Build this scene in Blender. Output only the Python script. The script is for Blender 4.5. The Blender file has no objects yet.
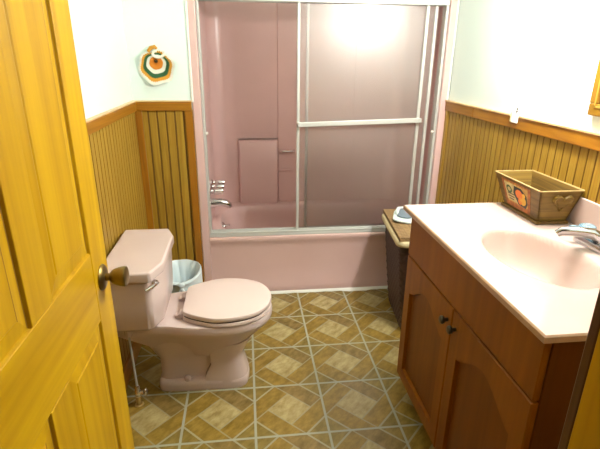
import bpy, bmesh, math, random
from mathutils import Vector, Matrix
random.seed(7)
PI = math.pi
C = bpy.context.scene.collection
SC = bpy.context.scene

# ------------------------------------------------------------------ materials
def new_mat(name):
    m = bpy.data.materials.new(name); m.use_nodes = True
    nt = m.node_tree
    return m, nt, nt.nodes['Principled BSDF']

def plain(name, col, rough=.5, metal=0.0, bump=0.0, bscale=40, spec=.5, var=0.0, vscale=6, coat=0.0):
    m, nt, b = new_mat(name)
    b.inputs['Base Color'].default_value = (*col, 1)
    b.inputs['Roughness'].default_value = rough
    b.inputs['Metallic'].default_value = metal
    b.inputs['Specular IOR Level'].default_value = spec
    b.inputs['Coat Weight'].default_value = coat
    tc = nt.nodes.new('ShaderNodeTexCoord')
    if bump:
        n = nt.nodes.new('ShaderNodeTexNoise'); n.inputs['Scale'].default_value = bscale
        nt.links.new(tc.outputs['Object'], n.inputs['Vector'])
        bp = nt.nodes.new('ShaderNodeBump'); bp.inputs['Strength'].default_value = bump
        bp.inputs['Distance'].default_value = .004
        nt.links.new(n.outputs['Fac'], bp.inputs['Height']); nt.links.new(bp.outputs['Normal'], b.inputs['Normal'])
    if var:
        n = nt.nodes.new('ShaderNodeTexNoise'); n.inputs['Scale'].default_value = vscale
        n.inputs['Detail'].default_value = 5
        nt.links.new(tc.outputs['Object'], n.inputs['Vector'])
        r = nt.nodes.new('ShaderNodeValToRGB')
        r.color_ramp.elements[0].position = .3; r.color_ramp.elements[1].position = .7
        r.color_ramp.elements[0].color = (*[c*(1-var) for c in col], 1)
        r.color_ramp.elements[1].color = (*[min(1, c*(1+var)) for c in col], 1)
        nt.links.new(n.outputs['Fac'], r.inputs['Fac']); nt.links.new(r.outputs['Color'], b.inputs['Base Color'])
    return m

def wood(name, dark, light, axis='Z', scale=1.0, rough=.38, stretch=14, spec=.4, rings=.5):
    m, nt, b = new_mat(name)
    tc = nt.nodes.new('ShaderNodeTexCoord')
    mp = nt.nodes.new('ShaderNodeMapping')
    s = [stretch*scale]*3; s['XYZ'.index(axis)] = .8*scale
    mp.inputs['Scale'].default_value = s
    nt.links.new(tc.outputs['Object'], mp.inputs['Vector'])
    n1 = nt.nodes.new('ShaderNodeTexNoise'); n1.inputs['Scale'].default_value = 1.0
    n1.inputs['Detail'].default_value = 4; n1.inputs['Distortion'].default_value = .6
    nt.links.new(mp.outputs['Vector'], n1.inputs['Vector'])
    # growth rings: bands of the stretched noise
    ml = nt.nodes.new('ShaderNodeMath'); ml.operation = 'MULTIPLY'; ml.inputs[1].default_value = 7.0
    nt.links.new(n1.outputs['Fac'], ml.inputs[0])
    fr = nt.nodes.new('ShaderNodeMath'); fr.operation = 'PINGPONG'; fr.inputs[1].default_value = .5
    nt.links.new(ml.outputs[0], fr.inputs[0])
    mp2 = nt.nodes.new('ShaderNodeMapping')
    s2 = [90*scale]*3; s2['XYZ'.index(axis)] = 3*scale
    mp2.inputs['Scale'].default_value = s2
    nt.links.new(tc.outputs['Object'], mp2.inputs['Vector'])
    n2 = nt.nodes.new('ShaderNodeTexNoise'); n2.inputs['Scale'].default_value = 1.0; n2.inputs['Detail'].default_value = 3
    nt.links.new(mp2.outputs['Vector'], n2.inputs['Vector'])
    a = nt.nodes.new('ShaderNodeMath'); a.operation = 'MULTIPLY_ADD'
    a.inputs[1].default_value = rings; nt.links.new(fr.outputs[0], a.inputs[0])
    mm = nt.nodes.new('ShaderNodeMath'); mm.operation = 'MULTIPLY'; mm.inputs[1].default_value = .45
    nt.links.new(n2.outputs['Fac'], mm.inputs[0]); nt.links.new(mm.outputs[0], a.inputs[2])
    m3 = nt.nodes.new('ShaderNodeMath'); m3.operation = 'MULTIPLY_ADD'; m3.inputs[1].default_value = .5
    nt.links.new(n1.outputs['Fac'], m3.inputs[0]); nt.links.new(a.outputs[0], m3.inputs[2])
    r = nt.nodes.new('ShaderNodeValToRGB')
    r.color_ramp.elements[0].position = .3; r.color_ramp.elements[1].position = .85
    r.color_ramp.elements[0].color = (*dark, 1); r.color_ramp.elements[1].color = (*light, 1)
    nt.links.new(m3.outputs[0], r.inputs['Fac']); nt.links.new(r.outputs['Color'], b.inputs['Base Color'])
    b.inputs['Roughness'].default_value = rough
    b.inputs['Specular IOR Level'].default_value = spec
    return m

def s2l(r, g, b):
    f = lambda c: (c/255/12.92) if c/255 <= .04045 else ((c/255+.055)/1.055)**2.4
    return (f(r), f(g), f(b))

M = {}
M['wall'] = plain('painted_wall', (.74, .84, .80), .55, bump=.08, bscale=60)
M['ceiling'] = plain('ceiling_paint', (.78, .80, .76), .7, bump=.1, bscale=70)
M['pink'] = plain('pink_fiberglass', (.68, .46, .432), .28, spec=.45, var=.04, vscale=3)
M['china'] = plain('pink_vitreous_china', (.67, .53, .50), .16, spec=.5, var=.03, vscale=4)
M['seatpink'] = plain('pink_seat_enamel', (.69, .55, .51), .28, spec=.4)
M['pipe'] = plain('grey_supply_tube', (.42, .42, .40), .45, .3)
M['chrome'] = plain('chrome', (.78, .78, .78), .12, 1.0)
M['alum'] = plain('brushed_aluminium', (.58, .58, .55), .42, .3, bump=.05, bscale=200)
M['caulk'] = plain('white_caulk', (.82, .80, .74), .5, bump=.2, bscale=30)
M['faucetchrome'] = plain('worn_faucet_chrome', (.50, .52, .54), .16, 1.0)
M['brass'] = plain('antique_brass', (.25, .175, .06), .36, 1.0, var=.3, vscale=30)
M['brassdull'] = plain('dull_brass', (.55, .42, .18), .4, .7)
M['panel'] = wood('oak_panelling', (.25, .132, .011), (.43, .255, .032), 'Z', 1.0, .42, 20)
M['groove'] = plain('panelling_groove', (.17, .078, .009), .6, var=.2)
M['trim'] = wood('stained_trim_upright', (.24, .084, .006), (.39, .162, .012), 'Z', 1.0, .35)
M['trimx'] = wood('stained_trim_along_back', (.25, .092, .006), (.41, .175, .012), 'X', 1.0, .35)
M['trimy'] = wood('stained_trim_along_side', (.25, .092, .006), (.41, .175, .012), 'Y', 1.0, .35)
M['cap'] = plain('pale_cap_strip', (.66, .42, .2), .4, var=.15)
M['pine'] = wood('yellow_pine', (.36, .178, .001), (.59, .34, .004), 'Z', .55, .42, 12, spec=.25, rings=.35)
M['piney'] = wood('yellow_pine_rail', (.36, .178, .001), (.59, .34, .004), 'Y', .55, .42, 12, spec=.25, rings=.35)
M['pineshade'] = plain('painted_groove_shade', (.22, .095, .004), .45)  # shade painted along the far edge of each door panel
M['darkcasing'] = wood('dark_casing_wood', (.05, .016, .006), (.10, .035, .01), 'Z', 1.0, .4)
M['vanz'] = wood('maple_stained_upright', (.165, .048, .0015), (.29, .095, .003), 'Z', .5, .4, 10, spec=.2, rings=.3)
M['vany'] = wood('maple_stained_along', (.165, .048, .0015), (.29, .095, .003), 'Z', .4, .4, 8, spec=.2, rings=.3)
M['vanpanel'] = wood('maple_door_panel', (.125, .034, .001), (.215, .066, .002), 'Z', .5, .4, 10, spec=.2, rings=.3)
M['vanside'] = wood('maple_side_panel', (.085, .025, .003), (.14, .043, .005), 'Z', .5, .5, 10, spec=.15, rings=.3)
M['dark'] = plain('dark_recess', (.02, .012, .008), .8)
M['gapshade'] = plain('dark_gap', (.03, .015, .012), .7)
M['bronze'] = plain('pewter_knob', (.10, .085, .06), .4, .9)
M['marble'] = plain('pink_cultured_marble', (.56, .425, .375), .14, var=.045, vscale=5, spec=.5)
M['edge'] = plain('shaded_marble_edge', (.40, .24, .14), .3, var=.1, vscale=30)  # tan edge, darkened to carry the shade of its upright face
M['acrylic'] = plain('clear_acrylic', (.45, .70, .84), .06, 0, spec=.8)
M['acrylic'].node_tree.nodes['Principled BSDF'].inputs['Transmission Weight'].default_value = .75
M['planter'] = wood('aged_box_wood', (.07, .036, .005), (.19, .108, .02), 'Y', 1.4, .5, 16)
M['planterx'] = wood('aged_box_wood_end', (.09, .05, .006), (.23, .14, .024), 'X', 1.4, .5, 16)
M['planterrim'] = plain('worn_pale_rim', (.50, .36, .15), .5, var=.3, vscale=40)
M['labelpaper'] = plain('aged_label_paper', (.42, .24, .05), .6, var=.35, vscale=60)
M['labelcream'] = plain('cream_label', (.48, .38, .16), .6, var=.2, vscale=50)
M['labelrust'] = plain('rust_label_border', (.33, .10, .018), .6, var=.4, vscale=60)
M['labeldark'] = plain('dark_label_oval', (.025, .022, .016), .6)
M['orange'] = plain('orange_print', (.66, .16, .02), .6)
M['yellow'] = plain('yellow_print', (.66, .36, .03), .6)
M['green'] = plain('green_print', (.05, .10, .03), .6)
M['inkbrown'] = plain('ink_brown', (.10, .06, .03), .6)
M['liner'] = plain('cream_cotton', (.66, .55, .32), .85, bump=.3, bscale=90)
M['wicker'] = plain('dark_wicker', (.048, .021, .014), .5, var=.4, vscale=40)
M['lidweave'] = wood('seagrass_lid', (.14, .075, .03), (.36, .23, .10), 'Y', 1.5, .7, 25)
M['bag'] = plain('white_plastic_film', (.72, .82, .86), .3, spec=.5, bump=.3, bscale=25)
M['bin'] = plain('white_bin_plastic', (.6, .68, .68), .4)
M['plate'] = plain('white_plate', (.86, .86, .84), .35)
M['platecream'] = plain('cream_plate_rim', (.78, .68, .38), .4)
M['ywhite'] = plain('white_yarn', (.80, .77, .66), .9, bump=.6, bscale=250)
M['yorange'] = plain('orange_yarn', (.70, .24, .02), .9, bump=.6, bscale=250)
M['yamber'] = plain('amber_yarn', (.66, .30, .03), .9, bump=.6, bscale=250)
M['ygreen'] = plain('green_yarn', (.03, .11, .04), .9, bump=.6, bscale=250)
M['ybrown'] = plain('brown_yarn', (.12, .07, .02), .9, bump=.6, bscale=250)
M['towelgrey'] = plain('grey_terry', (.16, .20, .24), .95, bump=.7, bscale=150)
M['towelwhite'] = plain('white_terry', (.66, .74, .72), .95, bump=.7, bscale=150)
M['mirrorframe'] = wood('gold_oak_frame', (.20, .092, .006), (.32, .165, .012), 'Z', 1.0, .35)
M['goldline'] = plain('gilt_line', (.50, .34, .06), .35, .3)
M['mirror'] = plain('mirror_silver', (.9, .9, .9), .02, 1.0)
M['fixture'] = plain('fixture_brass', (.6, .5, .3), .25, 1.0)

def bulb_mat(strength):
    m, nt, b = new_mat('lit_bulb')
    b.inputs['Base Color'].default_value = (1, 1, 1, 1)
    b.inputs['Emission Color'].default_value = (1.0, .97, .905, 1)
    b.inputs['Emission Strength'].default_value = strength
    return m
M['bulb'] = bulb_mat(150)

def glass_mat():
    m, nt, b = new_mat('obscure_glass')
    out = nt.nodes['Material Output']
    tc = nt.nodes.new('ShaderNodeTexCoord')
    n = nt.nodes.new('ShaderNodeTexVoronoi'); n.inputs['Scale'].default_value = 95
    nt.links.new(tc.outputs['Object'], n.inputs['Vector'])
    bp = nt.nodes.new('ShaderNodeBump'); bp.inputs['Strength'].default_value = .25; bp.inputs['Distance'].default_value = .001
    nt.links.new(n.outputs['Distance'], bp.inputs['Height'])
    tr = nt.nodes.new('ShaderNodeBsdfTransparent'); tr.inputs['Color'].default_value = (.99, .975, .97, 1)
    df = nt.nodes.new('ShaderNodeBsdfTranslucent'); df.inputs['Color'].default_value = (.85, .80, .76, 1)
    di = nt.nodes.new('ShaderNodeBsdfDiffuse'); di.inputs['Color'].default_value = (.62, .55, .51, 1)
    gl = nt.nodes.new('ShaderNodeBsdfGlossy'); gl.inputs['Roughness'].default_value = .33
    gl.inputs['Color'].default_value = (.85, .85, .85, 1)
    for s in (gl,): nt.links.new(bp.outputs['Normal'], s.inputs['Normal'])
    m1 = nt.nodes.new('ShaderNodeMixShader'); m1.inputs['Fac'].default_value = .5
    nt.links.new(df.outputs[0], m1.inputs[1]); nt.links.new(di.outputs[0], m1.inputs[2])
    m2 = nt.nodes.new('ShaderNodeMixShader'); m2.inputs['Fac'].default_value = .14
    nt.links.new(tr.outputs[0], m2.inputs[1]); nt.links.new(m1.outputs[0], m2.inputs[2])
    fr = nt.nodes.new('ShaderNodeFresnel'); fr.inputs['IOR'].default_value = 1.5
    ad = nt.nodes.new('ShaderNodeMath'); ad.operation = 'MULTIPLY'; ad.inputs[1].default_value = 1.3
    nt.links.new(fr.outputs[0], ad.inputs[0])
    m3 = nt.nodes.new('ShaderNodeMixShader')
    nt.links.new(ad.outputs[0], m3.inputs['Fac']); nt.links.new(m2.outputs[0], m3.inputs[1]); nt.links.new(gl.outputs[0], m3.inputs[2])
    nt.links.new(m3.outputs[0], out.inputs['Surface'])
    return m
M['glass'] = glass_mat()

def floor_mat():
    m, nt, b = new_mat('vinyl_tile_pattern')
    N = nt.nodes.new; L = nt.links.new
    geo = N('ShaderNodeNewGeometry'); sep = N('ShaderNodeSeparateXYZ'); L(geo.outputs['Position'], sep.inputs[0])
    def mt(op, a, bb=None, c=None):
        n = N('ShaderNodeMath'); n.operation = op
        for i, v in enumerate((a, bb, c)):
            if v is None: continue
            if isinstance(v, (int, float)): n.inputs[i].default_value = v
            else: L(v, n.inputs[i])
        return n.outputs[0]
    S = .3048
    us = mt('DIVIDE', sep.outputs['X'], S); vs = mt('DIVIDE', sep.outputs['Y'], S)
    u = mt('SUBTRACT', mt('FRACT', us), .5); v = mt('SUBTRACT', mt('FRACT', vs), .5)
    iu = mt('FLOOR', us); iv = mt('FLOOR', vs)
    a = mt('ADD', u, v); d = mt('SUBTRACT', u, v)
    K, Q = .69, .312
    aa = mt('ABSOLUTE', a); ad = mt('ABSOLUTE', d)
    # region masks
    def lt(x, y): return mt('LESS_THAN', x, y)
    def gt(x, y): return mt('GREATER_THAN', x, y)
    def AND(*x):
        r = x[0]
        for k in x[1:]: r = mt('MULTIPLY', r, k)
        return r
    sq = AND(lt(aa, Q), lt(ad, Q))
    TL = AND(lt(d, -Q), gt(d, -K), lt(a, Q))
    TR = AND(gt(a, Q), lt(a, K), lt(d, Q))
    BR = AND(gt(d, Q), lt(d, K), gt(a, -Q))
    BL = AND(lt(a, -Q), gt(a, -K), gt(d, -Q))
    # grout lines
    def near(x, v0, w): return lt(mt('ABSOLUTE', mt('SUBTRACT', x, v0)), w)
    def OR(*x):
        r = x[0]
        for k in x[1:]: r = mt('MAXIMUM', r, k)
        return r
    edge = OR(gt(mt('ABSOLUTE', u), .483), gt(mt('ABSOLUTE', v), .483))
    w = .019
    cut = OR(near(aa, K, w), near(ad, K, w))
    w2 = .015
    e1 = AND(near(d, -Q, w2), lt(a, Q)); e2 = AND(near(a, Q, w2), lt(d, Q))
    e3 = AND(near(d, Q, w2), gt(a, -Q)); e4 = AND(near(a, -Q, w2), gt(d, -Q))
    inner = OR(e1, e2, e3, e4)
    # marbling per tile
    pos = N('ShaderNodeCombineXYZ')
    L(mt('ADD', mt('MULTIPLY', a, .9), mt('MULTIPLY', iu, 3.7)), pos.inputs[0])
    L(mt('ADD', mt('MULTIPLY', d, 1.7), mt('MULTIPLY', iv, 5.3)), pos.inputs[1])
    nz = N('ShaderNodeTexNoise'); nz.inputs['Scale'].default_value = 4.2; nz.inputs['Detail'].default_value = 6; nz.inputs['Roughness'].default_value = .62
    L(pos.outputs[0], nz.inputs['Vector'])
    def ramp(c0, c1, lo=.35, hi=.65):
        r = N('ShaderNodeValToRGB'); r.color_ramp.elements[0].position = lo; r.color_ramp.elements[1].position = hi
        r.color_ramp.elements[0].color = (*c0, 1); r.color_ramp.elements[1].color = (*c1, 1)
        L(nz.outputs['Fac'], r.inputs['Fac']); return r.outputs['Color']
    tri = ramp((.17, .115, .02), (.28, .195, .046))
    light = ramp((.28, .20, .065), (.46, .37, .175))
    gold = ramp((.19, .115, .014), (.32, .205, .038))
    olive = ramp((.15, .095, .02), (.28, .185, .055))
    col = tri
    def mixc(f, c0, c1):
        n = N('ShaderNodeMix'); n.data_type = 'RGBA'
        L(f, n.inputs[0])
        if isinstance(c0, tuple): n.inputs[6].default_value = (*c0, 1)
        else: L(c0, n.inputs[6])
        if isinstance(c1, tuple): n.inputs[7].default_value = (*c1, 1)
        else: L(c1, n.inputs[7])
        return n.outputs[2]
    col = mixc(TL, col, gold); col = mixc(BR, col, gold); col = mixc(BL, col, gold); col = mixc(TR, col, olive); col = mixc(sq, col, light)
    col = mixc(mt('MULTIPLY', inner, .75), col, (.31, .28, .175))
    col = mixc(mt('MULTIPLY', cut, .85), col, (.34, .32, .22))
    col = mixc(edge, col, (.34, .345, .265))
    L(col, b.inputs['Base Color'])
    b.inputs['Roughness'].default_value = .38; b.inputs['Specular IOR Level'].default_value = .4
    bp = N('ShaderNodeBump'); bp.inputs['Strength'].default_value = .25; bp.inputs['Distance'].default_value = .001
    L(mt('SUBTRACT', 1.0, OR(edge, cut)), bp.inputs['Height']); L(bp.outputs['Normal'], b.inputs['Normal'])
    return m
M['floor'] = floor_mat()

# ------------------------------------------------------------------ mesh helpers (all in world coordinates)
def NB(): return bmesh.new()
def box(bm, x0, x1, y0, y1, z0, z1, mi=0):
    vs = [bm.verts.new((x, y, z)) for z in (z0, z1) for y in (y0, y1) for x in (x0, x1)]
    fs = []
    for f in ((0, 2, 3, 1), (4, 5, 7, 6), (0, 1, 5, 4), (2, 6, 7, 3), (0, 4, 6, 2), (1, 3, 7, 5)):
        fc = bm.faces.new([vs[i] for i in f]); fc.material_index = mi; fs.append(fc)
    return vs
def loft(bm, loops, caps=(True, True), closed=True, mi=0):
    rows = [[bm.verts.new(p) for p in lp] for lp in loops]
    n = len(rows[0])
    for r in range(len(rows)-1):
        for i in range(n if closed else n-1):
            j = (i+1) % n
            f = bm.faces.new((rows[r][i], rows[r][j], rows[r+1][j], rows[r+1][i])); f.material_index = mi
    if caps[0]:
        f = bm.faces.new(list(reversed(rows[0]))); f.material_index = mi
    if caps[1]:
        f = bm.faces.new(rows[-1]); f.material_index = mi
    return rows
def tube(bm, pts, rad, n=16, caps=True, mi=0, flat=None):
    pts = [Vector(p) for p in pts]
    if not hasattr(rad, '__len__'): rad = [rad]*len(pts)
    loops = []
    up = None
    for i, p in enumerate(pts):
        t = (pts[min(i+1, len(pts)-1)] - pts[max(i-1, 0)]).normalized()
        if up is None:
            up = Vector((0, 0, 1)) if abs(t.z) < .9 else Vector((1, 0, 0))
        s = t.cross(up).normalized(); up = s.cross(t).normalized()
        k = flat or 1.0
        loops.append([p + rad[i]*(math.cos(2*PI*q/n)*s + k*math.sin(2*PI*q/n)*up) for q in range(n)])
    loft(bm, loops, (caps, caps), mi=mi)
def lathe(bm, prof, o, axis=(0, 0, 1), n=24, mi=0):
    a = Vector(axis).normalized(); o = Vector(o)
    s = a.orthogonal().normalized(); t = a.cross(s)
    loops = [[o + a*h + r*(math.cos(2*PI*q/n)*s + math.sin(2*PI*q/n)*t) for q in range(n)] for r, h in prof]
    loft(bm, loops, (prof[0][0] > 1e-6, prof[-1][0] > 1e-6), mi=mi)
def sphere(bm, c, r, seg=16, sc=(1, 1, 1), mi=0):
    c = Vector(c); n = seg; m = seg//2
    loops = []
    for i in range(m+1):
        th = -PI/2 + PI*i/m
        rr = max(math.cos(th), .004)
        loops.append([c + Vector((r*rr*math.cos(2*PI*q/n)*sc[0], r*rr*math.sin(2*PI*q/n)*sc[1], r*math.sin(th)*sc[2])) for q in range(n)])
    loft(bm, loops, mi=mi)

WM = {}
def obj(name, bm, mats, parent=None, bevel=0, seg=2, smooth=True, angle=35, subsurf=0, origin=None):
    bmesh.ops.remove_doubles(bm, verts=bm.verts, dist=1e-6)
    bmesh.ops.recalc_face_normals(bm, faces=bm.faces)
    me = bpy.data.meshes.new(name)
    bm.to_mesh(me); bm.free()
    if not isinstance(mats, (list, tuple)): mats = [mats]
    for m in mats: me.materials.append(M[m])
    o = bpy.data.objects.new(name, me); C.objects.link(o)
    if parent is not None:
        me.transform(WM[parent.name].inverted()); o.parent = parent; WM[o.name] = WM[parent.name]
    else:
        if origin is None:
            xs = [v.co for v in me.vertices]
            origin = Vector(((min(v.x for v in xs)+max(v.x for v in xs))/2, (min(v.y for v in xs)+max(v.y for v in xs))/2, min(v.z for v in xs)))
        T = Matrix.Translation(Vector(origin)); me.transform(T.inverted()); o.location = origin; WM[o.name] = T
    if smooth:
        for p in me.polygons: p.use_smooth = True
        try: me.set_sharp_from_angle(angle=math.radians(angle))
        except Exception: pass
    if bevel:
        md = o.modifiers.new('bevel', 'BEVEL'); md.width = bevel; md.segments = seg; md.limit_method = 'ANGLE'; md.angle_limit = math.radians(35)
        md.harden_normals = True
    if subsurf:
        md = o.modifiers.new('sub', 'SUBSURF'); md.levels = subsurf; md.render_levels = subsurf
    return o
def tag(o, label, cat, group=None, kind=None):
    o['label'] = label; o['category'] = cat
    if group: o['group'] = group
    if kind: o['kind'] = kind
    return o
def thing(name, loc, label, cat, group=None, kind=None):
    o = bpy.data.objects.new(name, None); C.objects.link(o)
    o.location = loc; o.empty_display_size = .05
    WM[o.name] = Matrix.Translation(Vector(loc))
    return tag(o, label, cat, group, kind)

# ------------------------------------------------------------------ key dimensions (metres, from the photograph's perspective)
XL, XR = -.615, 1.200           # side walls
YA = 1.217                      # face of the wing wall / tub apron
YF = -1.055                     # bathroom face of the door wall
AXL, AXR = -.295, 1.192         # outer edges of the tub unit
HR = 1.234                      # top of the chair rail
CEIL = 2.34
YB = 2.02

# ------------------------------------------------------------------ setting
bm = NB(); box(bm, XL-.15, XR+.15, -2.6, YB+.1, -.06, 0)
tag(obj('floor', bm, 'floor', smooth=False), 'gold and olive patterned vinyl tile floor with grey lines', 'floor', kind='structure')
bm = NB(); box(bm, XL-.15, XR+.15, YF-.12, YB+.1, CEIL, CEIL+.06)
tag(obj('ceiling', bm, 'ceiling', smooth=False), 'white painted bathroom ceiling', 'ceiling', kind='structure')

def beadboard(name, p0, p1, z0, z1, normal, parent, pitch, gw=.0065, gd=.0045, th=.008):
    """vertical grooved panelling from p0 to p1 (xy), standing out along normal"""
    bm = NB(); p0 = Vector((*p0, 0)); p1 = Vector((*p1, 0)); nrm = Vector((*normal, 0))
    Lh = (p1-p0).length; t = (p1-p0).normalized()
    prof = [(0, 0, 0), (0, th, 0)]
    s = pitch*.6
    while s < Lh - gw:
        prof += [(s-gw/2, th, 0), (s-gw*.2, th-gd, 1), (s+gw*.2, th-gd, 1), (s+gw/2, th, 1)]
        s += pitch
    prof += [(Lh, th, 0), (Lh, 0, 0)]
    rows = []
    for z in (z0, z1):
        rows.append([bm.verts.new(p0 + t*s_ + nrm*h + Vector((0, 0, z))) for s_, h, _ in prof])
    for i in range(len(prof)-1):
        f = bm.faces.new((rows[0][i], rows[0][i+1], rows[1][i+1], rows[1][i]))
        f.material_index = prof[i+1][2]
    bm.faces.new(rows[1])
    return obj(name, bm, ['panel', 'groove'], parent, smooth=False)

# left wall
bm = NB(); box(bm, XL-.1, XL, YF, YA, 0, CEIL)
wl = tag(obj('wall_left', bm, 'wall', smooth=False), 'left wall, white paint above grooved oak wainscot behind the toilet', 'wall', kind='structure')
beadboard('wainscot_panel', (XL, YF), (XL, YA), 0, HR-.05, (1, 0), wl, .046)
bm = NB(); box(bm, XL, XL+.02, YF, YA-.02, HR-.055, HR-.006)
obj('chair_rail', bm, 'trimy', wl, bevel=.003)
bm = NB(); box(bm, XL, XL+.024, YF, YA-.02, HR-.006, HR)
obj('rail_cap', bm, 'cap', wl)
bm = NB(); box(bm, XL, XL+.022, YF, YA-.02, 0, .09)
obj('baseboard_strip', bm, 'trimy', wl, bevel=.004)
# back (wing) wall and the wall over the tub
bm = NB(); box(bm, XL-.1, AXL, YA, YA+.10, 0, CEIL); box(bm, AXL, XR+.1, YA, YA+.10, 2.10, CEIL)
wb = tag(obj('wall_back', bm, 'wall', smooth=False), 'narrow white and panelled wing wall left of the tub', 'wall', kind='structure')
beadboard('wainscot_panel', (XL, YA), (AXL, YA), 0, HR-.05, (0, -1), wb, .048, gw=.009)
bm = NB(); box(bm, XL, AXL-.002, YA-.022, YA, HR-.055, HR-.006)
obj('chair_rail', bm, 'trimx', wb, bevel=.003)
bm = NB(); box(bm, XL, AXL-.002, YA-.026, YA, HR-.006, HR)
obj('rail_cap', bm, 'cap', wb)
bm = NB(); box(bm, AXL-.042, AXL-.0005, YA-.018, YA, 0, HR-.055)
obj('corner_strip', bm, 'trim', wb, bevel=.003)
bm = NB(); box(bm, XL+.008, XL+.045, YA-.018, YA, 0, HR-.055)
obj('corner_strip', bm, 'trim', wb, bevel=.003)
bm = NB(); box(bm, XL+.045, AXL-.043, YA-.018, YA, 0, .09)
obj('baseboard_strip', bm, 'trimx', wb, bevel=.003)
# right wall
bm = NB(); box(bm, XR, XR+.1, YF, YB+.1, 0, CEIL)
wr = tag(obj('wall_right', bm, 'wall', smooth=False), 'right wall, white paint above grooved oak wainscot behind the vanity', 'wall', kind='structure')
beadboard('wainscot_panel', (XR, YA-.03), (XR, YF), 0, HR-.05, (-1, 0), wr, .043)
for y0, y1, nm in ((.86, YA-.004, 'chair_rail'), (YF, .858, 'chair_rail')):
    bm = NB(); box(bm, XR-.02, XR, y0, y1, HR-.058, HR-.006); obj(nm, bm, 'trimy', wr, bevel=.003)
bm = NB(); box(bm, XR-.024, XR, YF, YA-.004, HR-.006, HR); obj('rail_cap', bm, 'cap', wr)
bm = NB(); box(bm, XR-.014, XR, YA-.04, YA-.004, 0, HR-.058); obj('corner_strip', bm, 'panel', wr, bevel=.003)
# door wall: two piers and a head round the opening
DX0, DX1 = -.388, .418
bm = NB(); box(bm, XL-.1, DX0-.03, YF-.11, YF, 0, CEIL); box(bm, DX1+.0, XR+.1, YF-.11, YF, 0, CEIL); box(bm, DX0-.03, DX1, YF-.11, YF, 2.06, CEIL)
tag(obj('wall_front', bm, 'wall', smooth=False), 'white wall round the doorway nearest the viewer', 'wall', kind='structure')
wf = bpy.data.objects['wall_front']
beadboard('wainscot_panel', (XR, YF), (DX1+.075, YF), 0, HR-.05, (0, 1), wf, .046)  # unseen wainscot, added here to cut white bounce onto the toilet
beadboard('wainscot_panel', (DX0-.07, YF), (XL, YF), 0, HR-.05, (0, 1), wf, .046)  # the added unseen wainscot, left of the doorway
bm = NB(); box(bm, DX1+.075, XR-.02, YF, YF+.02, HR-.055, HR); obj('chair_rail', bm, 'trimx', wf, bevel=.003)  # rail along the top of the added unseen wainscot
dc = thing('trim_1', (DX1, YF, 0), 'yellow pine door jamb with dark casing edge at the right edge of the picture', 'door frame', kind='structure')
bm = NB(); box(bm, DX1-.014, DX1, YF-.12, YF+.002, 0, 2.06); obj('jamb_board', bm, 'pine', dc, bevel=.0015)
bm = NB(); box(bm, DX1-.014, DX1+.06, YF+.002, YF+.018, 0, 2.08); obj('casing_board', bm, 'darkcasing', dc, bevel=.003)

# ------------------------------------------------------------------ the panelled pine door (opened flat along the view)
DF, DT = -.380, .036           # face plane, thickness
dr = thing('door_1', (DF-DT/2, -1.075, 0), 'yellow pine panelled door standing open at the left, with a round brass knob', 'door', kind='structure')
Y1, Y0 = -.310, -1.075
st = [(-.420, Y1), (Y0, -.965)]
for y0, y1 in st:
    bm = NB(); box(bm, DF-DT, DF, y0, y1, .008, 2.03); obj('stile', bm, 'pine', dr, bevel=.003)
rails = [(.008, .235), (.838, 1.022), (1.66, 1.76), (1.92, 2.03)]
for z0, z1 in rails:
    bm = NB(); box(bm, DF-DT, DF, -.965, -.420, z0, z1); obj('rail', bm, 'piney', dr, bevel=.003)
for z0, z1 in ((.235, .838), (1.022, 1.66), (1.76, 1.92)):
    bm = NB(); box(bm, DF-DT, DF, -.742, -.648, z0, z1); obj('mullion', bm, 'pine', dr, bevel=.003)
    for y0, y1 in ((-.648, -.420), (-.965, -.742)):
        bm = NB()
        def lp(ins, dx, yy0=y0, yy1=y1, zz0=z0, zz1=z1):
            return [(DF-dx, yy0+ins, zz0+ins), (DF-dx, yy1-ins, zz0+ins), (DF-dx, yy1-ins, zz1-ins), (DF-dx, yy0+ins, zz1-ins)]
        loft(bm, [lp(0, .036), lp(0, .002), lp(.002, .0065)], (True, False))
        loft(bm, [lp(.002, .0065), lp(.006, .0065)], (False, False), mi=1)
        loft(bm, [lp(.006, .0065), lp(.034, .003)], (False, False))
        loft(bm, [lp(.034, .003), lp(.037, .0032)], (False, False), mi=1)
        loft(bm, [lp(.037, .0032), lp(.040, .0012)], (False, True))
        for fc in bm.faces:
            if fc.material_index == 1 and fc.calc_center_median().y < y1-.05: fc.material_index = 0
        obj('panel', bm, ['pine', 'pineshade'], dr, smooth=False)
kz, ky = .934, -.367
bm = NB(); lathe(bm, [(.0, 0), (.034, 0), (.034, .003), (.030, .007), (.018, .010), (.0, .011)], (DF, ky, kz), (1, 0, 0), 28)
ros = obj('rosette', bm, 'brass', dr)
bm = NB(); lathe(bm, [(.011, .008), (.010, .016), (.0105, .020), (.017, .026), (.0215, .034), (.025, .046), (.0265, .056), (.025, .061), (.018, .0635), (.0, .064)], (DF, ky, kz), (1, 0, 0), 28)
obj('door_knob', bm, 'brass', dr)
bm = NB(); box(bm, DF-DT*.8, DF-DT*.2, Y1, Y1+.001, kz-.03, kz+.03); obj('latch_plate', bm, 'brassdull', dr)

# ------------------------------------------------------------------ tub and surround
tub = thing('bathtub', (.45, YA+.4, 0), 'pink one-piece bathtub with a matching shower surround', 'bathtub')
IXL, IXR, IYB = -.247, 1.150, 1.955
RIM = .405
def rrect(x0, x1, y0, y1, r, z, n=8):
    pts = []
    for cx, cy, a0 in ((x1-r, y1-r, 0), (x0+r, y1-r, PI/2), (x0+r, y0+r, PI), (x1-r, y0+r, 1.5*PI)):
        for i in range(n+1):
            a = a0 + PI/2*i/n
            pts.append((cx+r*math.cos(a), cy+r*math.sin(a), z))
    return pts
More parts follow.
